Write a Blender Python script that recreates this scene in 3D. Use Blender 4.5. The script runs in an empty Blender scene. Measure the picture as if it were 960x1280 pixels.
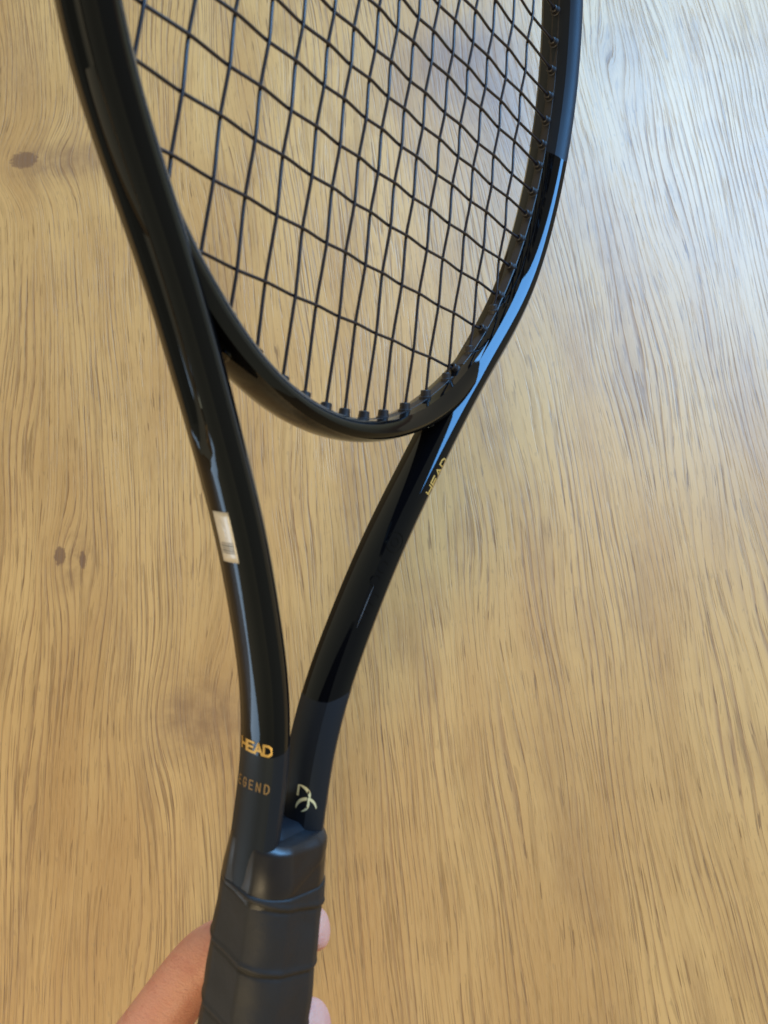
import bpy, bmesh, math, random
from mathutils import Matrix, Vector
random.seed(7)
S = bpy.context.scene
COL = S.collection
PI = math.pi
MM = 0.001

# ------------------------------------------------------------------ camera
H = 0.62                                            # camera height over the floor
Zw = Vector((-0.028, 0.249, 0.968)).normalized()    # floor normal, grain direction in camera axes
Yw = Vector((-0.107, 0.962, -0.251)); Yw = (Yw - Zw*Yw.dot(Zw)).normalized()
Xw = Yw.cross(Zw)
CAMROT = Matrix((Xw, Yw, Zw))                       # camera axes -> world
cam_d = bpy.data.cameras.new("camera"); cam = bpy.data.objects.new("camera", cam_d); COL.objects.link(cam)
cam.matrix_world = Matrix.Translation((0, 0, H)) @ CAMROT.to_4x4()
cam_d.sensor_fit = 'HORIZONTAL'; cam_d.sensor_width = 36; cam_d.lens = 36*988/960
cam_d.clip_start = 0.01; cam_d.clip_end = 50
cam_d.dof.use_dof = True; cam_d.dof.focus_distance = 0.47; cam_d.dof.aperture_fstop = 24
S.camera = cam
S.render.resolution_x = 768; S.render.resolution_y = 1024

# ------------------------------------------------------------------ world and lamps
W = bpy.data.worlds.new("World"); S.world = W; W.use_nodes = True
bg = W.node_tree.nodes['Background']; bg.inputs[1].default_value = 0.78
# a plain lit room: walls brighter than the ceiling
_t = W.node_tree; _tc = _t.nodes.new('ShaderNodeTexCoord'); _sp = _t.nodes.new('ShaderNodeSeparateXYZ'); _cr = _t.nodes.new('ShaderNodeValToRGB')
_t.links.new(_tc.outputs['Generated'], _sp.inputs[0]); _t.links.new(_sp.outputs[2], _cr.inputs[0]); _t.links.new(_cr.outputs[0], bg.inputs[0])
_cr.color_ramp.elements[0].position = 0.05; _cr.color_ramp.elements[0].color = (1.0, 0.80, 0.50, 1)
_cr.color_ramp.elements[1].position = 0.85; _cr.color_ramp.elements[1].color = (0.46, 0.37, 0.25, 1)
def area(name, direction, dist, sx, sy, power, color, target=(0, 0.05, 0.3)):
    l = bpy.data.lights.new(name, 'AREA'); l.shape = 'RECTANGLE'; l.size = sx; l.size_y = sy
    l.energy = power; l.color = color
    o = bpy.data.objects.new(name, l); COL.objects.link(o)
    t = Vector(target); d = Vector(direction).normalized()
    o.location = t + d*dist
    o.rotation_euler = d.to_track_quat('Z', 'Y').to_euler()
    return o
area("window_light", (0.64, 0.64, 0.54), 1.9, 1.7, 0.62, 84, (0.20, 0.52, 1.0))
area("warm_room_light", (-0.35, -0.72, 0.60), 3.0, 0.7, 0.7, 44, (1.0, 0.78, 0.46))
area("far_window_light", (-0.93, -0.30, 0.04), 2.4, 0.34, 0.8, 4.5, (0.62, 0.80, 1.0))
S.view_settings.view_transform = 'Standard'; S.view_settings.look = 'None'
S.view_settings.exposure = 0.0; S.view_settings.gamma = 1.0
S.view_settings.use_curve_mapping = False

# ------------------------------------------------------------------ helpers
class NT:
    def __init__(s, name):
        s.m = bpy.data.materials.new(name); s.m.use_nodes = True; s.t = s.m.node_tree
        s.b = s.t.nodes['Principled BSDF']
    def n(s, kind, **kw):
        x = s.t.nodes.new(kind)
        for k, v in kw.items():
            if hasattr(x, k): setattr(x, k, v)
        return x
    def val(s, sock, v):
        if isinstance(v, bpy.types.NodeSocket): s.t.links.new(v, sock)
        else: sock.default_value = v
    def math(s, op, a, b=0.0, c=None, clamp=False):
        x = s.t.nodes.new('ShaderNodeMath'); x.operation = op; x.use_clamp = clamp
        s.val(x.inputs[0], a); s.val(x.inputs[1], b)
        if c is not None: s.val(x.inputs[2], c)
        return x.outputs[0]
    def mix(s, f, a, b, blend='MIX'):
        x = s.t.nodes.new('ShaderNodeMix'); x.data_type = 'RGBA'; x.blend_type = blend
        s.val(x.inputs[0], f)
        for k, v in ((6, a), (7, b)):
            if isinstance(v, tuple): v = (*v[:3], 1)
            s.val(x.inputs[k], v)
        return x.outputs[2]
    def noise(s, vec, scale, detail=2, rough=.5, dim='3D'):
        x = s.t.nodes.new('ShaderNodeTexNoise'); x.noise_dimensions = dim
        s.t.links.new(vec, x.inputs['Vector']); x.inputs['Scale'].default_value = scale
        x.inputs['Detail'].default_value = detail; x.inputs['Roughness'].default_value = rough
        return x.outputs[0]
    def ramp(s, v, a, b):   # smoothstep a..b
        x = s.t.nodes.new('ShaderNodeMapRange'); x.interpolation_type = 'SMOOTHSTEP'
        s.val(x.inputs[0], v); x.inputs[1].default_value = a; x.inputs[2].default_value = b
        return x.outputs[0]
    def comb(s, x_, y_, z_):
        x = s.t.nodes.new('ShaderNodeCombineXYZ'); s.val(x.inputs[0], x_); s.val(x.inputs[1], y_); s.val(x.inputs[2], z_)
        return x.outputs[0]
    def obj(s):
        tc = s.t.nodes.new('ShaderNodeTexCoord'); sp = s.t.nodes.new('ShaderNodeSeparateXYZ')
        s.t.links.new(tc.outputs['Object'], sp.inputs[0])
        return tc.outputs['Object'], sp.outputs[0], sp.outputs[1], sp.outputs[2]
    def bump(s, h, dist, strength=1.0):
        x = s.t.nodes.new('ShaderNodeBump'); s.t.links.new(h, x.inputs['Height'])
        x.inputs['Distance'].default_value = dist; x.inputs['Strength'].default_value = strength
        s.t.links.new(x.outputs[0], s.b.inputs['Normal']); return x
    def set(s, **kw):
        for k, v in kw.items():
            if isinstance(v, tuple) and len(v) == 3: v = (*v, 1)
            s.val(s.b.inputs[k.replace('_', ' ')], v)

# --- oak laminate
def wood():
    w = NT("oak_laminate")
    P, x, y, z = w.obj()
    # x is across the grain, y along it (metres)
    slow = w.comb(w.math('MULTIPLY', x, 6.0), w.math('MULTIPLY', y, 1.2), 3.1)
    warp = w.noise(slow, 1.0, 3, .5)
    slow2 = w.comb(w.math('MULTIPLY', x, 26.0), w.math('MULTIPLY', y, 4.0), 8.4)
    warp2 = w.noise(slow2, 1.0, 2, .5)
    u = w.math('ADD', x, w.math('MULTIPLY', w.math('SUBTRACT', warp, .5), 0.10))
    u = w.math('ADD', u, w.math('MULTIPLY', w.math('SUBTRACT', warp2, .5), 0.012))
    # knots push the grain aside; one entry belongs to the painted shadow patch
    knot_shade_mask = None
    for kx, ky, sx, sy, amp in KNOTS_AND_SHADE:
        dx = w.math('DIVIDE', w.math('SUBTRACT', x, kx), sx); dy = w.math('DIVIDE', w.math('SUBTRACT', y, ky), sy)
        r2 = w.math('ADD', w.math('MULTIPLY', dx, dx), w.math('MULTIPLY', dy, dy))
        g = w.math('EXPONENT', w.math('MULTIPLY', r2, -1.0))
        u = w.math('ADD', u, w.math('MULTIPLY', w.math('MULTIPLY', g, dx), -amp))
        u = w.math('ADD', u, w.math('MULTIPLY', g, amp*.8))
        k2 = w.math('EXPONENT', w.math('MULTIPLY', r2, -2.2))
        knot_shade_mask = k2 if knot_shade_mask is None else w.math('MAXIMUM', knot_shade_mask, k2)
    # growth rings: sharp sided bands, strength fading in and out
    wob = w.noise(w.comb(w.math('MULTIPLY', x, 200.0), w.math('MULTIPLY', y, 9.0), 0.0), 1.0, 3, .6)
    ph = w.math('ADD', w.math('MULTIPLY', u, 185.0), w.math('MULTIPLY', w.math('SUBTRACT', wob, .5), .42))
    fr = w.math('FRACT', ph)
    bandw = w.noise(w.comb(w.math('MULTIPLY', u, 60.0), w.math('MULTIPLY', y, 6.0), 12.0), 1.0, 2, .5)
    fr2 = w.math('ADD', fr, w.math('MULTIPLY', w.math('SUBTRACT', bandw, .5), .6))
    ring = w.math('MULTIPLY', w.math('POWER', w.ramp(fr2, 0.35, 0.93), 2.6), w.math('SUBTRACT', 1.0, w.ramp(fr, 0.93, 0.985)))
    patch = w.ramp(w.noise(w.comb(w.math('MULTIPLY', u, 30.0), w.math('MULTIPLY', y, 5.0), 2.0), 1.0, 2, .5), .38, .62)
    # fine pores: short dark dashes
    pn = w.noise(w.comb(w.math('MULTIPLY', u, 480.0), w.math('MULTIPLY', y, 11.0), 5.0), 1.0, 2, .55)
    pore = w.ramp(pn, .57, .63)
    pn2 = w.noise(w.comb(w.math('MULTIPLY', u, 210.0), w.math('MULTIPLY', y, 6.0), 9.0), 1.0, 3, .6)
    streak = w.ramp(pn2, .50, .68)
    fib = w.noise(w.comb(w.math('MULTIPLY', x, 1500.0), w.math('MULTIPLY', y, 90.0), 1.0), 1.0, 2, .6)
    tone = w.ramp(w.noise(w.comb(w.math('MULTIPLY', u, 14.0), w.math('MULTIPLY', y, 3.0), 6.0), 1.0, 3, .55), .32, .68)
    pn3 = w.noise(w.comb(w.math('MULTIPLY', u, 900.0), w.math('MULTIPLY', y, 34.0), 15.0), 1.0, 1, .5)
    pore2 = w.ramp(pn3, .60, .64)
    speck = w.ramp(w.noise(w.comb(w.math('MULTIPLY', x, 330.0), w.math('MULTIPLY', y, 130.0), 4.0), 1.0, 1, .5), .66, .76)
    c = w.mix(tone, (0.61, 0.358, 0.118), (0.465, 0.245, 0.072))
    ringamt = w.math('MULTIPLY', ring, w.math('ADD', w.math('MULTIPLY', patch, .60), .18))
    c = w.mix(ringamt, c, (0.25, 0.115, 0.032))
    c = w.mix(w.math('MULTIPLY', streak, .45), c, (0.33, 0.175, 0.048))
    c = w.mix(w.math('MULTIPLY', pore, w.math('ADD', w.math('MULTIPLY', patch, .45), .20)), c, (0.20, 0.095, 0.024))
    c = w.mix(w.math('MULTIPLY', pore2, w.math('ADD', w.math('MULTIPLY', ring, .5), .32)), c, (0.16, 0.075, 0.018))
    big = w.ramp(w.noise(w.comb(w.math('MULTIPLY', u, 22.0), w.math('MULTIPLY', y, 6.5), 33.0), 1.0, 4, .6), .52, .70)
    c = w.mix(w.math('MULTIPLY', big, .42), c, (0.27, 0.135, 0.045))
    for kx, ky, sx, sy, am in SHADE_AND_SMUDGES:
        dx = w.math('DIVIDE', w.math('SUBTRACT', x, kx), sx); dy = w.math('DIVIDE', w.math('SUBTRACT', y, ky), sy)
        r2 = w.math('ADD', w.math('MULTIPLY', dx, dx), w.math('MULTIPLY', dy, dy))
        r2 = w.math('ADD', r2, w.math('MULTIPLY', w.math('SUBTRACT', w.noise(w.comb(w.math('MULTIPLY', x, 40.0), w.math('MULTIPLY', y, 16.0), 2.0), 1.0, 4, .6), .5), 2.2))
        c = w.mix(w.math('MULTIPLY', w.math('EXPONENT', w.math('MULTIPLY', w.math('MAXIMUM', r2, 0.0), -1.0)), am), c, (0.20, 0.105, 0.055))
    c = w.mix(w.math('MULTIPLY', speck, .30), c, (0.25, 0.15, 0.06))
    c = w.mix(w.math('MULTIPLY', w.math('SUBTRACT', fib, .3), .6), c, (0.68, 0.42, 0.18))
    kn = w.noise(P, 60.0, 3, .6)
    c = w.mix(w.math('MULTIPLY', knot_shade_mask, w.math('ADD', .10, w.math('MULTIPLY', w.ramp(kn, .3, .7), .55))), c, (0.22, 0.11, 0.045))
    for kx, ky, sx, sy in SPOTS:
        dx = w.math('DIVIDE', w.math('SUBTRACT', x, kx), sx); dy = w.math('DIVIDE', w.math('SUBTRACT', y, ky), sy)
        r2 = w.math('ADD', w.math('MULTIPLY', dx, dx), w.math('MULTIPLY', dy, dy))
        r2 = w.math('ADD', r2, w.math('MULTIPLY', w.math('SUBTRACT', w.noise(P, 330.0, 2, .6), .5), 1.6))
        c = w.mix(w.math('MULTIPLY', w.math('SUBTRACT', 1.0, w.ramp(r2, .6, 1.3)), .8), c, (0.17, 0.085, 0.04))
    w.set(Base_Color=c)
    hgt = w.math('ADD', w.math('MULTIPLY', w.math('ADD', ringamt, w.math('MULTIPLY', pore, .6)), -1.0), w.math('MULTIPLY', fib, .25))
    w.bump(hgt, 0.0004, .45)
    w.val(w.b.inputs['Roughness'], w.math('ADD', .41, w.math('MULTIPLY', ringamt, .15)))
    w.set(Specular_IOR_Level=.72)
    return w.m
KNOTS_AND_SHADE = [(-0.265, 0.530, .065, .034, .020), (-0.160, 0.015, .055, .050, .012), (0.135, 0.57, .045, .085, .016), (-0.255, 0.150, .020, .035, .008)]  # third entry helps paint the shadow behind the strings, the others are knots
SHADE_AND_SMUDGES = [(0.120, 0.590, .060, .045, .85), (0.150, 0.510, .025, .080, .65), (-0.235, 0.528, .045, .018, .50), (-0.150, 0.015, .040, .022, .40), (-0.300, 0.640, .02, .05, .25), (0.215, 0.250, .02, .05, .35)]  # first two paint the shadow behind the strings, the rest are brown smears
SPOTS = [(-0.2644, 0.1539, .0048, .0080), (-0.2462, 0.1485, .0026, .0075), (-0.2964, 0.5344, .013, .009)]

# --- frame lacquer, gloss with matt zones
def lacquer():
    w = NT("black_frame_lacquer")
    P, x, y, z = w.obj()
    # matt near the handle (slanted limit) and round the tip
    lim = w.math('ADD', y, w.math('MULTIPLY', z, 0.05))
    lim = w.math('ADD', lim, w.math('MULTIPLY', x, -0.62))
    low = w.math('SUBTRACT', 1.0, w.ramp(lim, -0.2768, -0.2762))
    tip = w.ramp(w.math('ADD', y, w.math('MULTIPLY', z, .5)), -0.0200, -0.0192)
    matt = w.math('MAXIMUM', low, tip)
    w.set(Base_Color=w.mix(matt, (0.0022, 0.0022, 0.0028), (0.0085, 0.0095, 0.012)))
    n = w.noise(P, 60.0, 2, .5)
    w.val(w.b.inputs['Roughness'], w.math('ADD', w.math('MULTIPLY', matt, .40), w.math('MULTIPLY', n, .07)))
    w.set(Specular_IOR_Level=.30, Specular_Tint=(.62, .82, 1.0))
    w.bump(w.noise(P, 900.0, 2, .5), 0.00001, .3)
    return w.m
def plain(name, col, rough, metal=0.0, nscale=300.0, var=.25, bump=0.0, **kw):
    w = NT(name); P, *_ = w.obj()
    n = w.noise(P, nscale, 3, .6)
    c2 = tuple(c*(1-var) for c in col)
    w.set(Base_Color=w.mix(n, col, c2), Metallic=metal, **kw)
    w.val(w.b.inputs['Roughness'], w.math('ADD', rough-.06, w.math('MULTIPLY', n, .12)))
    if bump: w.bump(n, bump, 1.0)
    return w.m
M_LAC = lacquer()
M_STR = plain("black_polyester_string", (0.006, 0.007, 0.013), .30, nscale=500)
M_GROM = plain("black_nylon_grommet", (0.008, 0.008, 0.010), .48)
M_TAPE = plain("black_vinyl_tape", (0.004, 0.005, 0.007), .36, bump=.00003, nscale=250)
M_GOLD = plain("gold_print", (0.62, 0.40, 0.10), .38, metal=.35, Specular_IOR_Level=.5)
M_GOLDDIM = plain("dull_gold_print", (0.34, 0.21, 0.07), .45, metal=.2)
M_CREAM = plain("pale_gold_print", (0.72, 0.66, 0.36), .45)
M_GREYP = plain("grey_print", (0.10, 0.105, 0.11), .4)
def gripmat():
    w = NT("dark_grey_overgrip"); P, x, y, z = w.obj()
    n = w.noise(P, 2600.0, 2, .6); n2 = w.noise(P, 90.0, 3, .6)
    w.set(Base_Color=w.mix(n2, (0.008, 0.008, 0.008), (0.015, 0.015, 0.0145)), Specular_IOR_Level=.38)
    w.val(w.b.inputs['Roughness'], w.math('ADD', .50, w.math('MULTIPLY', n2, .14)))
    w.bump(w.math('ADD', n, w.math('MULTIPLY', n2, 4.0)), .00010, .8); return w.m
M_GRIP = gripmat()
def stickmat():
    w = NT("milky_label_film"); P, x, y, z = w.obj()
    n = w.noise(P, 260.0, 2, .5)
    w.set(Base_Color=w.mix(n, (0.58, 0.58, 0.55), (0.40, 0.40, 0.38)), Roughness=.22, Coat_Weight=.4)
    return w.m
M_STICK = stickmat()
def skinmat():
    w = NT("skin"); P, x, y, z = w.obj()
    n = w.noise(P, 45.0, 3, .6); f = w.noise(P, 1500.0, 2, .6)
    m2 = w.ramp(w.noise(P, 160.0, 4, .65), .45, .7)
    c = w.mix(n, (0.76, 0.42, 0.30), (0.60, 0.25, 0.18))
    c = w.mix(w.math('MULTIPLY', m2, .35), c, (0.50, 0.16, 0.13))
    w.set(Base_Color=c, Roughness=.48, Subsurface_Weight=.18, Subsurface_Scale=.006)
    w.b.inputs['Subsurface Radius'].default_value = (1, .35, .2)
    cr = w.noise(w.comb(w.math('MULTIPLY', x, 300.0), w.math('MULTIPLY', y, 900.0), w.math('MULTIPLY', z, 300.0)), 1.0, 3, .6)
    w.bump(w.math('ADD', f, cr), .00030, .8); return w.m
M_SKIN = skinmat()

def mesh_obj(name, verts, faces, mat, parent=None, smooth=True, sharp=None):
    me = bpy.data.meshes.new(name); me.from_pydata([Vector(v) for v in verts], [], faces); me.update()
    me.materials.append(mat)
    if smooth:
        me.polygons.foreach_set('use_smooth', [True]*len(me.polygons))
    bm = bmesh.new(); bm.from_mesh(me); bmesh.ops.recalc_face_normals(bm, faces=bm.faces)
    if sharp:
        for e in bm.edges:
            if len(e.link_faces) == 2 and e.calc_face_angle(0) > sharp: e.smooth = False
    bm.to_mesh(me); bm.free()
    o = bpy.data.objects.new(name, me); COL.objects.link(o)
    if parent: o.parent = parent
    return o
def tube(path, r, seg=8):
    vs, fs = [], []
    n = len(path)
    for i, p in enumerate(path):
        p = Vector(p); t = (Vector(path[min(i+1, n-1)]) - Vector(path[max(i-1, 0)])).normalized()
        a = Vector((0, 0, 1)) if abs(t.z) < .8 else Vector((1, 0, 0))
        b = t.cross(a).normalized(); c = b.cross(t)
        rr = r[i] if isinstance(r, (list, tuple)) else r
        for k in range(seg):
            th = 2*PI*k/seg; vs.append(p + (b*math.cos(th) + c*math.sin(th))*rr)
    for i in range(n-1):
        for k in range(seg):
            fs.append((i*seg+k, i*seg+(k+1) % seg, (i+1)*seg+(k+1) % seg, (i+1)*seg+k))
    fs.append(tuple(range(seg))); fs.append(tuple((n-1)*seg+k for k in range(seg)))
    return vs, fs
def lerp_tab(tab, v):
    if v <= tab[0][0]: return tab[0][1]
    for (a, x), (b, y) in zip(tab, tab[1:]):
        if v <= b: t = (v-a)/(b-a); return x + (y-x)*t
    return tab[-1][1]
def catmull(pts, n):
    out = []
    P = [2*Vector(pts[0])-Vector(pts[1])] + [Vector(p) for p in pts] + [2*Vector(pts[-1])-Vector(pts[-2])]
    for i in range(1, len(P)-2):
        for k in range(n):
            t = k/n; a, b, c, d = P[i-1:i+3]
            out.append(.5*((2*b) + (c-a)*t + (2*a-5*b+4*c-d)*t*t + (3*b-a-3*c+d)*t**3))
    out.append(P[-2]); return out

# ------------------------------------------------------------------ the floor (grain built in relief by the material, one wide board)
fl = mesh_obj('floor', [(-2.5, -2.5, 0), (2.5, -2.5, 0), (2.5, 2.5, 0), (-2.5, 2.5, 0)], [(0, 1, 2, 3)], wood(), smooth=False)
fl['kind'] = 'structure'; fl['label'] = 'light oak laminate floor with embossed grain and small knots'

# ------------------------------------------------------------------ the racket: own axes in mm (x across, y to the tip, z to the string face seen)
RR = Matrix(((0.6101477, 0.1320462, 0.7812065), (0.1053037, -0.9907814, 0.0852248), (0.7852585, 0.0302642, -0.6184279)))
TT = Vector((5.2456, -203.2036, 281.7435))*MM
FL = Matrix(((1, 0, 0), (0, -1, 0), (0, 0, -1)))
racket_rot = CAMROT @ (FL @ RR)
racket_loc = CAMROT @ (FL @ TT) + Vector((0, 0, H))
RW = Matrix.Translation(racket_loc) @ racket_rot.to_4x4()
BUTT = Vector((1, -428, 0))*MM                       # origin at the butt of the handle
rk = bpy.data.objects.new('tennis_racket', None); COL.objects.link(rk)
rk.empty_display_size = .05
rk.matrix_world = RW @ Matrix.Translation(BUTT)
rk['label'] = 'glossy black tennis racket with black strings and dark grey grip, held up over the floor'
rk['category'] = 'tennis racket'
OFF = -BUTT
def part(name, verts, faces, mat, parent=None, smooth=True, sharp=None, label=None):
    # verts in racket mm -> metres relative to the racket's empty; material space stays racket space
    o = mesh_obj(name, [Vector(v)*MM for v in verts], faces, mat, None, smooth, sharp)
    o.parent = parent or rk
    if parent is None: o.location = OFF
    if label: o['label'] = label
    return o

A0, B0 = 124.6, 174.8                                # hoop centre line
# right half of the U-shaped beam, from handle up
HALF = [(10.3, -345), (10.3, -318), (10.4, -300), (11.0, -288), (13.6, -273), (18.2, -257), (25.2, -239), (35.0, -215.5), (47.4, -192.5),
        (60.8, -168.5), (70.5, -152), (81.5, -134.5), (95.5, -114), (107.6, -92), (116.0, -68), (121.6, -42), (124.4, -17), (124.8, 8)]
top = []
for k in range(1, 24):
    th = math.radians(3 + (90-3)*k/23.0); top.append((A0*math.cos(th), B0*math.sin(th)))
top = [p for p in top if p[1] > 14]
right = HALF + top
cl = right + [(-x, y) for x, y in reversed(right[:-1])]
CL = catmull([(x, y, 0) for x, y in cl], 5)
for _ in range(14):
    CL = [CL[0]] + [CL[i]*.5 + (CL[i-1]+CL[i+1])*.25 for i in range(1, len(CL)-1)] + [CL[-1]]
TAN = []
for i in range(len(CL)):
    TAN.append((CL[min(i+1, len(CL)-1)] - CL[max(i-1, 0)]).normalized())
ANG = [0, 7, 14, 21, 28, 36, 44, 50, 59, 70, 82, 94, 106, 118, 130, 142, 149, 158, 169, 180]
def section(phi, groove, W=5.75, T=10.0):
    """phi in degrees from the outer wall (0) over the front (90) to the inner wall (180)."""
    s = 1 if phi >= 0 else -1; a = math.radians(abs(phi))
    def e(a):
        c, q = math.cos(a), math.sin(a)
        return Vector((W*math.copysign(abs(c)**.86, c), T*q**.94))
    p = e(a)
    d = abs(phi)
    if 50 <= d <= 82:                                 # flat front facet between two creases
        t = (d-50)/32.0; p = (e(math.radians(50))*1.035).lerp(e(math.radians(82)), t)*(1+.02*math.sin(PI*t))
    if 142 >= d > 82: p = e(math.radians(82)).lerp(e(math.radians(142))*1.02, (d-82)/60.0)*(1+.08*math.sin(PI*(d-82)/60))
    if groove > 0:
        g = math.exp(-(p.y/2.6)**4)*groove if d < 60 else 0
        p = Vector((p.x-2.5*g, p.y))
    return p.x, p.y*s
def sweep(cl_, tn, groove_f, wf, tf, fine=1):
    angs = ANG + [-a for a in reversed(ANG[1:-1])]
    vs, fs = [], []; m = len(angs)
    for p, t in zip(cl_, tn):
        n = Vector((t.y, -t.x, 0))                    # outward for counter-clockwise travel from right handle
        for a in angs:
            x, z = section(a, groove_f(p), wf(p), tf(p)); vs.append(p + n*x + Vector((0, 0, z)))
    for i in range(len(cl_)-1):
        for k in range(m): fs.append((i*m+k, i*m+(k+1) % m, (i+1)*m+(k+1) % m, (i+1)*m+k))
    fs.append(tuple(range(m))); fs.append(tuple((len(cl_)-1)*m+k for k in range(m)))
    return vs, fs
def sstep(a, b, v):
    t = min(1, max(0, (v-a)/(b-a))); return t*t*(3-2*t)
def groove_f(p):
    g = sstep(-192, -178, p.y)
    return g
vs, fs = sweep(CL, TAN, groove_f, lambda p: 5.75, lambda p: 10.0 + .6*sstep(-150, -90, p.y))
frame = part('frame', vs, fs, M_LAC, sharp=math.radians(17))
# the yoke bridge closing the hoop above the throat
def hoop(a):
    c = Vector((A0*math.cos(a), B0*math.sin(a), 0)); return c, Vector((math.cos(a)/A0, math.sin(a)/B0, 0)).normalized()
def bw(p): return 4.3 + 1.0*sstep(30, 66, abs(p.x))
BR = [hoop(math.radians(-90+54*k/60))[0] for k in range(-60, 61)]
BT = [(BR[min(i+1, 120)]-BR[max(i-1, 0)]).normalized() for i in range(121)]
vs, fs = sweep(BR, BT, lambda p: 0.0, bw, lambda p: 9.4 - 1.0*sstep(62, 80, abs(p.x)))
bridge = part('yoke_bridge', vs, fs, M_LAC, sharp=math.radians(17))
def wall(a):
    """inner wall of hoop and bridge at angle a, with its outward normal"""
    c, n = hoop(a); s_ = math.sin(a)
    w_ = bw(c) if c.y < -104 else 5.75
    return c - n*w_, n
def wall_at(x=None, y=None, low=True, side=1):
    best = None
    for k in range(0, 1441):
        a = math.radians(-90 + k*.125) if x is None or low else math.radians(90 - k*.125)
        p, n = wall(a); d = abs(p.x-abs(x)) if x is not None else abs(p.y-y)
        if p.x < -.5: continue
        if x is not None and ((p.y > 0) == low): continue
        if best is None or d < best[0]: best = (d, p, n)
    p, n = best[1], best[2]; sx = -1 if (x is not None and x < 0) or side < 0 else 1
    return Vector((p.x*sx, p.y, 0)), Vector((n.x*sx, n.y, 0))

# ---- strings
XM = [4.96, 15.83, 26.74, 39.27, 51.71, 64.58, 78.77, 93.83]
mains = [-x for x in reversed(XM)] + XM
YC = [-137.0, -115.1, -96.8, -81.3, -66.4, -53.4, -41.5, -28.0, -17.4, -5.6, 6.2, 18.7, 31.5, 45.5, 60, 75.5, 92, 110, 131]
def inner_y(x, low=False): return abs(wall_at(x=x, low=low)[0].y)
def inner_x(y):
    return wall_at(y=y)[0].x
SR = .60; AMP = .52
for i, x in enumerate(mains):
    y0, y1 = -inner_y(x, True)-1.0, inner_y(x)+1.0
    ys = [y0, y0+3] + [y for y in YC if y0+4 < y < y1-4] + [y1-3, y1]
    pts = []
    for a, b in zip(ys, ys[1:]):
        def zz(y):
            if y in YC: return AMP if (i + YC.index(y)) % 2 else -AMP
            return 0
        for k in range(6):
            t = k/6; s = t*t*(3-2*t)*.55 + t*.45
            pts.append((x + .05*math.sin(a*.3+i), a+(b-a)*t, zz(a)+(zz(b)-zz(a))*s))
    pts.append((x, y1, 0))
    v, f = tube(pts, SR, 8); part('main_string', v, f, M_STR)
for j, y in enumerate(YC):
    xm = inner_x(y)+1.0
    xs = [-xm, -xm+2] + [x for x in mains if abs(x) < xm-3] + [xm-2, xm]
    pts = []
    for a, b in zip(xs, xs[1:]):
        def zz(x):
            if x in mains: return -AMP if (mains.index(x) + j) % 2 else AMP
            return 0
        for k in range(6):
            t = k/6; s = t*t*(3-2*t)*.55 + t*.45
            pts.append((a+(b-a)*t, y, zz(a)+(zz(b)-zz(a))*s))
    pts.append((xm, y, 0))
    v, f = tube(pts, SR, 8); part('cross_string', v, f, M_STR)

# ---- grommets (shared mesh: flared barrel, axis +x into the hoop)
def barrel(L, r, ri):
    prof = [(-1.5, r*1.25), (.4, r*1.25), (.7, r), (L*.55, r*.95), (L*.92, r*.92), (L, r*.80), (L, ri), (L-1.2, ri*.9)]
    vs, fs = [], []; seg = 14
    for x, rr in prof:
        for k in range(seg): vs.append(Vector((x, rr*math.cos(2*PI*k/seg), rr*math.sin(2*PI*k/seg)))*MM)
    for i in range(len(prof)-1):
        for k in range(seg): fs.append((i*seg+k, i*seg+(k+1) % seg, (i+1)*seg+(k+1) % seg, (i+1)*seg+k))
    fs.append(tuple(range(seg))); fs.append(tuple((len(prof)-1)*seg+k for k in range(seg)))
    return vs, fs
v, f = barrel(2.9, 1.9, .85); g_small = mesh_obj('grommet', v, f, M_GROM, sharp=.6)
v, f = barrel(3.2, 2.15, .95); g_big = mesh_obj('grommet', v, f, M_GROM, sharp=.6)
first = {id(g_small): True, id(g_big): True}
def put_grommet(g, p, inward):
    o = g if first[id(g)] else g.copy()
    if first[id(g)]: first[id(g)] = False
    else: COL.objects.link(o)
    o.parent = rk; o.location = OFF + Vector(p)*MM
    o.rotation_euler = (0, 0, math.atan2(inward[1], inward[0]))
for i, x in enumerate(mains):
    for low in (True, False):
        p, n = wall_at(x=x, low=low); d = (Vector((0, -math.copysign(1, n.y), 0))*1.6 - n).normalized()
        put_grommet(g_big if abs(x) < 60 else g_small, p + n*.4, d)
for y in YC:
    for sg in (-1, 1):
        p, n = wall_at(y=y, side=sg); d = (Vector((-math.copysign(1, n.x), 0, 0))*1.2 - n).normalized()
        put_grommet(g_small, p + n*.2, d)
# thin strip the grommets grow from, on the inner wall
def strip(a0, a1, n, half, lift, th, name):
    vs, fs = [], []
    for i in range(n+1):
        a = math.radians(a0+(a1-a0)*i/n)
        c, nrm = wall(a)
        for dz, dd in ((-half, 0), (-half+.3, th), (half-.3, th), (half, 0)):
            vs.append(c - nrm*(lift-.5+dd) + Vector((0, 0, dz)))
    for i in range(n):
        for k in range(3): fs.append((i*4+k, i*4+k+1, (i+1)*4+k+1, (i+1)*4+k))
    return part(name, vs, fs, M_GROM, sharp=.5)
strip(-52, 232, 180, 2.2, .22, .3, 'grommet_strip')
strip(-124, -56, 60, 2.3, .22, .3, 'grommet_strip')

# ---- string runs lying in the outer groove between neighbouring holes
def groove_run(pa, pb, sg):
    pts = []
    for k in range(7):
        y = pa+(pb-pa)*k/6; xx = A0*(1-(y/B0)**2)**.5
        nrm = Vector((xx/A0**2, y/B0**2)).normalized()
        d = 3.4 + .5*math.sin(PI*k/6)
        pts.append((sg*(xx+nrm.x*d), y+nrm.y*d, 0))
    return tube(pts, SR, 8)
for sg in (-1, 1):
    for a, b in zip(YC[3::2], YC[4::2]):
        v, f = groove_run(a, b, sg); part('string_loop', v, f, M_STR)

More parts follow.
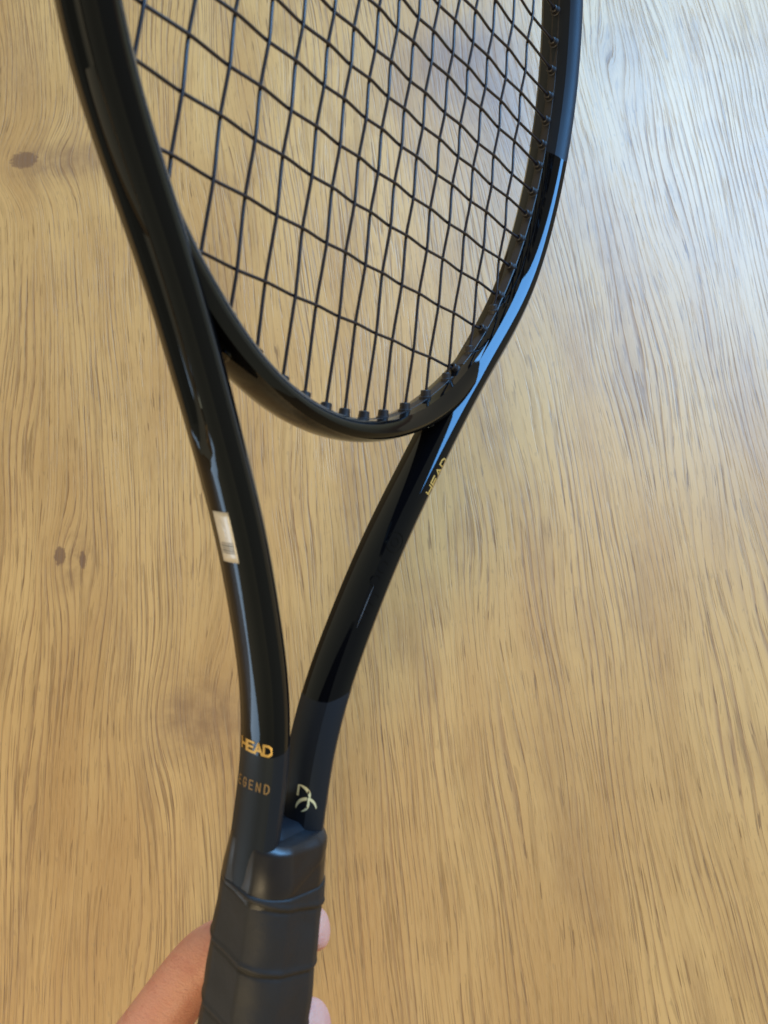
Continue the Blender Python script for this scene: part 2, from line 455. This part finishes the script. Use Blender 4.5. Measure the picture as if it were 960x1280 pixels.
# ---- surface mapping on a shaft, for prints and labels
def shaft_at(side, y):
    tab = [(p[1], p[0]) for p in HALF]; ys = [t[0] for t in tab]
    # use the smooth centre line of the right beam
    best = None
    for i in range(len(CL)//2):
        if CL[i].y <= y <= CL[i+1].y:
            t = (y-CL[i].y)/max(1e-6, CL[i+1].y-CL[i].y); p = CL[i].lerp(CL[i+1], t); tn = TAN[i].lerp(TAN[i+1], t).normalized(); best = (p, tn); break
    p, tn = best
    n = Vector((tn.y, -tn.x, 0))
    if side < 0: p = Vector((-p.x, p.y, 0)); n = Vector((-n.x, n.y, 0)); tn = Vector((-tn.x, tn.y, 0))
    return p, tn, n
def phi_of_arc(u, phi0):
    """walk u mm along the section from phi0 (positive towards larger phi)."""
    phi = phi0; st = .5 if u > 0 else -.5; rest = abs(u); a = section(phi, 0)
    while rest > 0:
        b = section(phi+st, 0); d = math.hypot(b[0]-a[0], b[1]-a[1])
        if d >= rest: return phi + st*rest/max(d, 1e-6)
        rest -= d; phi += st; a = b
    return phi
def on_shaft(side, y, phi, lift):
    p, tn, n = shaft_at(side, y)
    e = 2.0; a = section(phi-e, 0); b = section(phi+e, 0); c = section(phi, 0)
    nx, nz = (b[1]-a[1]), -(b[0]-a[0]); l = math.hypot(nx, nz); nx, nz = nx/l, nz/l
    if nx*c[0]+nz*c[1] < 0: nx, nz = -nx, -nz
    return p + n*(c[0]+nx*lift) + Vector((0, 0, c[1]+nz*lift))
GLY = {   # strokes in a 0..1 box
 'H': [[(0, 0), (0, 1)], [(1, 0), (1, 1)], [(0, .5), (1, .5)]],
 'E': [[(1, 0), (0, 0), (0, 1), (1, 1)], [(0, .5), (.85, .5)]],
 'A': [[(0, 0), (.5, 1), (1, 0)], [(.22, .32), (.78, .32)]],
 'D': [[(0, 0), (0, 1), (.6, 1), (1, .72), (1, .28), (.6, 0), (0, 0)]],
 'L': [[(0, 1), (0, 0), (1, 0)]],
 'G': [[(1, .78), (.72, 1), (.28, 1), (0, .72), (0, .28), (.28, 0), (.72, 0), (1, .25), (1, .48), (.6, .48)]],
 'N': [[(0, 0), (0, 1), (1, 0), (1, 1)]],
}
def strokes_mesh(polys, wdt, fn):
    """polys in mm; fn(u,v,lift) -> point. Each stroke becomes a thin raised ribbon."""
    vs, fs = [], []
    for pl in polys:
        pts = [Vector((a, b)) for a, b in pl]
        dense = []
        for a, b in zip(pts, pts[1:]):
            n = max(1, int((b-a).length/.35))
            dense += [a.lerp(b, k/n) for k in range(n)]
        dense.append(pts[-1]); base = len(vs); n = len(dense)
        for i, p in enumerate(dense):
            t0 = (dense[i]-dense[i-1]).normalized() if i else (dense[1]-dense[0]).normalized()
            t1 = (dense[i+1]-dense[i]).normalized() if i < n-1 else t0
            t = (t0+t1); t = t.normalized() if t.length > 1e-6 else t1
            nn = Vector((-t.y, t.x)); m = wdt/2/max(.55, nn.dot(Vector((-t1.y, t1.x))))
            e = t*wdt*.5 if i in (0, n-1) else Vector((0, 0)); e = -e if i == 0 else e
            for sgn in (-1, 1):
                q = p + nn*m*sgn + e; vs.append(fn(q.x, q.y, .10))
        for i in range(n-1): fs.append((base+2*i, base+2*i+1, base+2*i+3, base+2*i+2))
    return vs, fs
def ribbon(pts, wid, fn):
    vs, fs = [], []
    n = len(pts)
    for i, p in enumerate(pts):
        t = (Vector(pts[min(i+1, n-1)])-Vector(pts[max(i-1, 0)])).normalized(); nn = Vector((-t.y, t.x))
        w_ = wid[i]/2
        for s in (-1, 1):
            q = Vector(p)+nn*w_*s; vs.append(fn(q.x, q.y, .10))
    for i in range(n-1): fs.append((2*i, 2*i+1, 2*i+3, 2*i+2))
    return vs, fs
def word(text, h, lw, gap, stroke, fn, mat, u0, parent):
    for k, ch in enumerate(text):
        polys = [[(u0 + k*(lw+gap) + a*lw, b*h - h/2) for a, b in st] for st in GLY[ch]]
        v, f = strokes_mesh(polys, stroke, fn)
        part('printed_letter', v, f, mat, label='gold printed letter %s on the shaft' % ch)
# left shaft, outer wall: words run from the back to the front (u grows with z)
def fn_left(yc):
    return lambda u, v, l: on_shaft(-1, yc+v, phi_of_arc(u, 0.0), l)
word('HEAD', 3.3, 3.0, .70, .85, fn_left(-284.0), M_GOLD, -6.4, rk)
word('LEGEND', 2.9, 1.5, 1.68, .36, fn_left(-297.0), M_GOLDDIM, -9.9, rk)
# right shaft, outer front edge: word climbs the shaft
def fn_right(u, v, l):
    # u along the shaft (up), v towards the inner side
    y = -184.3 + u*.86
    return on_shaft(1, y, 86 - v*9.0*-1, l)
word('HEAD', 2.3, 3.5, 1.15, .62, fn_right, M_GOLD, -8.6, rk)
# emblem near the handle on the right shaft: two crossing crescents
def fn_emb(u, v, l): return on_shaft(1, -304.2+v, 148 - u*9.0, l)
def arc(cx, cy, rx, ry, a0, a1, n=18): return [(cx+rx*math.cos(math.radians(a0+(a1-a0)*k/n)), cy+ry*math.sin(math.radians(a0+(a1-a0)*k/n))) for k in range(n+1)]
cres = lambda n, w_, e=.15: [e+w_*math.sin(PI*k/n)**.8 for k in range(n+1)]
EMB = [(arc(-2.1, .6, 3.4, 3.4, 92, -8), cres(18, .85)),
       ([(-2.1, 4.0-3.6*k/6) for k in range(7)], [.55]*7),
       (arc(.9, -4.0, 3.0, 4.1, 178, 15), cres(18, .9)),
       (arc(-2.2, -1.4, 3.4, 3.6, 30, -60, 18), cres(18, .6))]
for pl, wd in EMB:
    v, f = ribbon(pl, wd, fn_emb); part('emblem_stroke', v, f, M_CREAM)
# milky label on the left shaft
def patch(y0, y1, u0, u1, lift, name, mat, nu=10, nv=10, side=-1, skew=0):
    vs, fs = [], []
    for layer in (lift, .02):
        for i in range(nv+1):
            for k in range(nu+1):
                y = y0+(y1-y0)*i/nv; u = u0+(u1-u0)*k/nu
                vs.append(on_shaft(side, y+skew*(u-u0), phi_of_arc(u, 0.0), layer))
    N = (nu+1)*(nv+1)
    for i in range(nv):
        for k in range(nu): a = i*(nu+1)+k; fs.append((a, a+1, a+nu+2, a+nu+1))
    rim = [k for k in range(nu+1)] + [(i)*(nu+1)+nu for i in range(1, nv+1)] + [nv*(nu+1)+k for k in range(nu-1, -1, -1)] + [i*(nu+1) for i in range(nv-1, 0, -1)]
    for a, b in zip(rim, rim[1:]+rim[:1]): fs.append((a, b, b+N, a+N))
    return part(name, vs, fs, mat)
patch(-222.5, -207.2, -4.0, 3.3, .18, 'label_sticker', M_STICK)
v, f = ribbon([(-1.0 + 1.7*math.sin(k*.17)-.6*k/14, 2.6-6.8*k/14) for k in range(15)], [.16+.25*math.sin(PI*k/14) for k in range(15)], lambda u, v, l: on_shaft(-1, -212.0+v, phi_of_arc(u, 0.0), .3))
part('label_print', v, f, plain("silver_print", (.75, .75, .72), .2, metal=.6))
for k in range(5):
    v, f = strokes_mesh([[(-3.0+k*.05, -219.6+k*.75), (2.4, -219.6+k*.75)]], .38 if k % 2 else .22, lambda u, v, l: on_shaft(-1, v, phi_of_arc(u, 0.0), .3))
    part('label_print', v, f, M_GREYP)
def fn_relief(u, v, l): return on_shaft(1, -213.5+v, 122 - u*9.0, l*1.6)
for rr, cy in ((2.9, 0.0), (1.2, 0.0)):
    v, f = ribbon(arc(0, cy, rr, rr*1.25, 0, 360, 36), [.38]*37, fn_relief); part('relief_mark', v, f, M_LAC)
for a_, b_ in (((-1.5, -8.5), (.8, -10.8)), ((-1.8, -14), (-.2, -16.5)), ((.4, -20), (1.6, -22.5)), ((-1.4, -27), (.6, -29.5))):
    v, f = ribbon(arc((a_[0]+b_[0])/2, (a_[1]+b_[1])/2, 1.6, 2.0, 40, 300, 20), [.4]*21, fn_relief); part('relief_mark', v, f, M_LAC)
v, f = ribbon([(-.9-.02*k, -17-1.4*k) for k in range(12)], [.05+.16*math.sin(PI*k/11) for k in range(12)], fn_relief); part('scratch', v, f, M_GREYP)
# small oval inserts where the bridge meets the shafts
def oval(cx, cy, cz, ux, uy, rx, ry, name='yoke_insert'):
    ux = Vector(ux).normalized(); uy = Vector(uy).normalized(); nn = ux.cross(uy).normalized()
    vs, fs = [], []; seg = 24
    for (s, h) in ((1.0, -.6), (1.0, .35), (.8, .5), (.68, -.1), (.3, -.25)):
        for k in range(seg):
            th = 2*PI*k/seg; vs.append(Vector((cx, cy, cz)) + ux*rx*s*math.cos(th) + uy*ry*s*math.sin(th) + nn*h)
    for i in range(4):
        for k in range(seg): fs.append((i*seg+k, i*seg+(k+1) % seg, (i+1)*seg+(k+1) % seg, (i+1)*seg+k))
    fs.append(tuple(4*seg+k for k in range(seg)))
    return part(name, vs, fs, M_LAC)
for sg in (-1, 1):
    c, n = hoop(math.radians(-90+24)); c = c + n*(bw(c)-.1)
    oval(sg*c.x, c.y, 0, (-sg*n.y*sg, n.x*sg, 0) if sg < 0 else (n.y, -n.x, 0), (0, 0, 1), 2.4, 4.6)

# ---- handle: tape collar, overgrip
def loft(rings, mat, name, sharp=None, cap=True):
    m = len(rings[0]); vs = [p for r in rings for p in r]; fs = []
    for i in range(len(rings)-1):
        for k in range(m): fs.append((i*m+k, i*m+(k+1) % m, (i+1)*m+(k+1) % m, (i+1)*m+k))
    if cap: fs.append(tuple(range(m))); fs.append(tuple((len(rings)-1)*m+k for k in range(m)))
    return part(name, vs, fs, mat, sharp=sharp)
def octo(th, rx, rz, soft=3.4):
    c, s = math.cos(th), math.sin(th)
    r = 1/((abs(c)**soft+abs(s)**soft)**(1/soft))
    # octagon feel
    k = math.cos(PI/8)/math.cos(((th+PI/8) % (PI/4))-PI/8); r = min(r, 1.13)*(.55+.45*k*1.02)
    return rx*c*r, rz*s*r
HX = .8
def hsize(y):     # half sizes along the handle
    t = sstep(-296, -330, y) if False else min(1, max(0, (-297-y)/36.0)); t = t*t*(3-2*t)
    rx = 15.3 + 1.2*t; rz = 11.0 + 3.6*t
    g = sstep(0, 1, min(1, max(0, (-330-y)/40.0)))
    return rx+.5*g, rz+.7*g
SEG = 96
core = []
for y in (-312.5, -313.5, -315, -317, -320, -324, -340, -424):
    rx, rz = hsize(y); k = lerp_tab([(-324, .97), (-320, .955), (-317, .90), (-315, .84), (-313.5, .76), (-312.5, .62)], y)
    kz = k*(.55 + .45*min(1, (-312.5-y)/7.5))
    core.append([Vector((HX+octo(2*PI*q/SEG, rx*k, rz*kz)[0], y, octo(2*PI*q/SEG, rx*k, rz*kz)[1])) for q in range(SEG)])
loft(core, M_LAC, 'handle_core', sharp=.6)
def wrap(name, mat, ytop, ybot, pitch, step, lift, hand=1, phase=0.0, slant=0.0, n=150):
    rings = []
    for i in range(n+1):
        y = ytop+(ybot-ytop)*i/n; ring = []
        for q in range(SEG):
            th = 2*PI*q/SEG
            edge = -slant*(math.sin(th)-.25*math.cos(th)) * (1-i/n)**2
            yy = y + edge
            rx, rz = hsize(yy)
            f = ((yy/pitch + hand*th/(2*PI) + phase) % 1.0)
            # tape thickness: tall at the lapped edge, sinking towards the next lap
            s = step*(1-f)*.75 + step*math.exp(-((f-.05)/.04)**2)*.6 - step*.5*math.exp(-((f-.97)/.03)**2)
            s += .12*math.sin(th*5+yy*.21)+.10*math.sin(th*3-yy*.37)
            l = lift + s
            q_ = min(1, i/(n*.16)) if n < 100 else min(1, i/2.0)
            l -= 1.9*(1-q_)**2
            x, z = octo(th, rx+l, rz+l, 3.0)
            ring.append(Vector((HX+x, yy, z)))
        rings.append(ring)
    return loft(rings, mat, name)
wrap('finishing_tape', M_TAPE, -313.0, -336, 60, .18, .55, phase=.2, slant=3.0, n=60)
wrap('overgrip', M_GRIP, -330.0, -426, 21.0, .50, .75, hand=-1, phase=.30, slant=1.4, n=240)
bc = []
for y, k in ((-418, 1.06), (-424, 1.12), (-427, 1.10), (-428, .95)):
    rx, rz = hsize(y); bc.append([Vector((HX+octo(2*PI*q/SEG, rx*k+1, rz*k+1)[0], y, octo(2*PI*q/SEG, rx*k+1, rz*k+1)[1])) for q in range(SEG)])
loft(bc, M_GROM, 'butt_cap')

# ------------------------------------------------------------------ the hand
CH = {
 'index': [(-7.9, -452.4, -76.2, 13), (0.4, -416.7, -55.9, 12), (11.8, -378.0, -39.5, 10.8), (23.1, -367.4, -21.4, 9.4), (25.5, -356.8, 1.0, 7.6), (26.8, -354.8, 5.0, 6.4)],
 'middle': [(-4.0, -470.6, -72.2, 12.5), (6.6, -440.2, -52.4, 11), (22.0, -415.8, -28.4, 10), (27.0, -403.0, -11.8, 9.8), (25.0, -389.8, 4.7, 9), (24.5, -387, 9, 8)],
 'ring': [(1.5, -494.8, -66.4, 12), (13.0, -464.0, -45.5, 10.5), (25.6, -438.1, -23.3, 9.6), (28.7, -425.8, -9.1, 9), (23.1, -410.8, 7.2, 8)],
 'little': [(7.9, -514.4, -57.6, 11), (18.6, -486.8, -37.8, 9), (27.4, -461.6, -20.5, 8.2), (29.4, -447.6, -7.7, 7.8), (23.3, -432.8, 6.4, 7)],
 'thumb': [(-1.3, -498.6, -47.5, 16), (-18.0, -443.6, -12.7, 13), (-25.4, -411.7, 10.3, 11.5), (-24.3, -393.7, 23.8, 9.0)]}
palm = [(-1.3, -533.3, -89.7, 22), (7.2, -603.9, -98.4, 24), (15.6, -692.8, -116.4, 26)]
pv, pe, pr = [], [], []
def addv(p): pv.append(Vector(p[:3])*MM); pr.append(p[3]*MM); return len(pv)-1
root = addv(palm[0]); w1 = addv(palm[1]); w2 = addv(palm[2]); pe += [(root, w1), (w1, w2)]
for nm, ch in CH.items():
    prev = root
    for q in ch: k = addv(q); pe.append((prev, k)); prev = k
me = bpy.data.meshes.new('hand'); me.from_pydata(pv, pe, []); me.update()
me.materials.append(M_SKIN)
hand = bpy.data.objects.new('hand', me); COL.objects.link(hand)
hand.matrix_world = RW
md = hand.modifiers.new('skin', 'SKIN'); md.use_smooth_shade = True; md.branch_smoothing = .6
sk = me.skin_vertices[0].data if me.skin_vertices else None
if sk is None:
    bm = bmesh.new(); bm.from_mesh(me); bm.verts.layers.skin.verify(); bm.to_mesh(me); bm.free(); sk = me.skin_vertices[0].data
for k, r in enumerate(pr): sk[k].radius = (r*1.12, r*1.12); sk[k].use_root = (k == root)
sb = hand.modifiers.new('sub', 'SUBSURF'); sb.levels = 2; sb.render_levels = 3
hand['label'] = 'bare hand gripping the racket handle from behind, index fingertip showing on the right'
hand['category'] = 'hand'
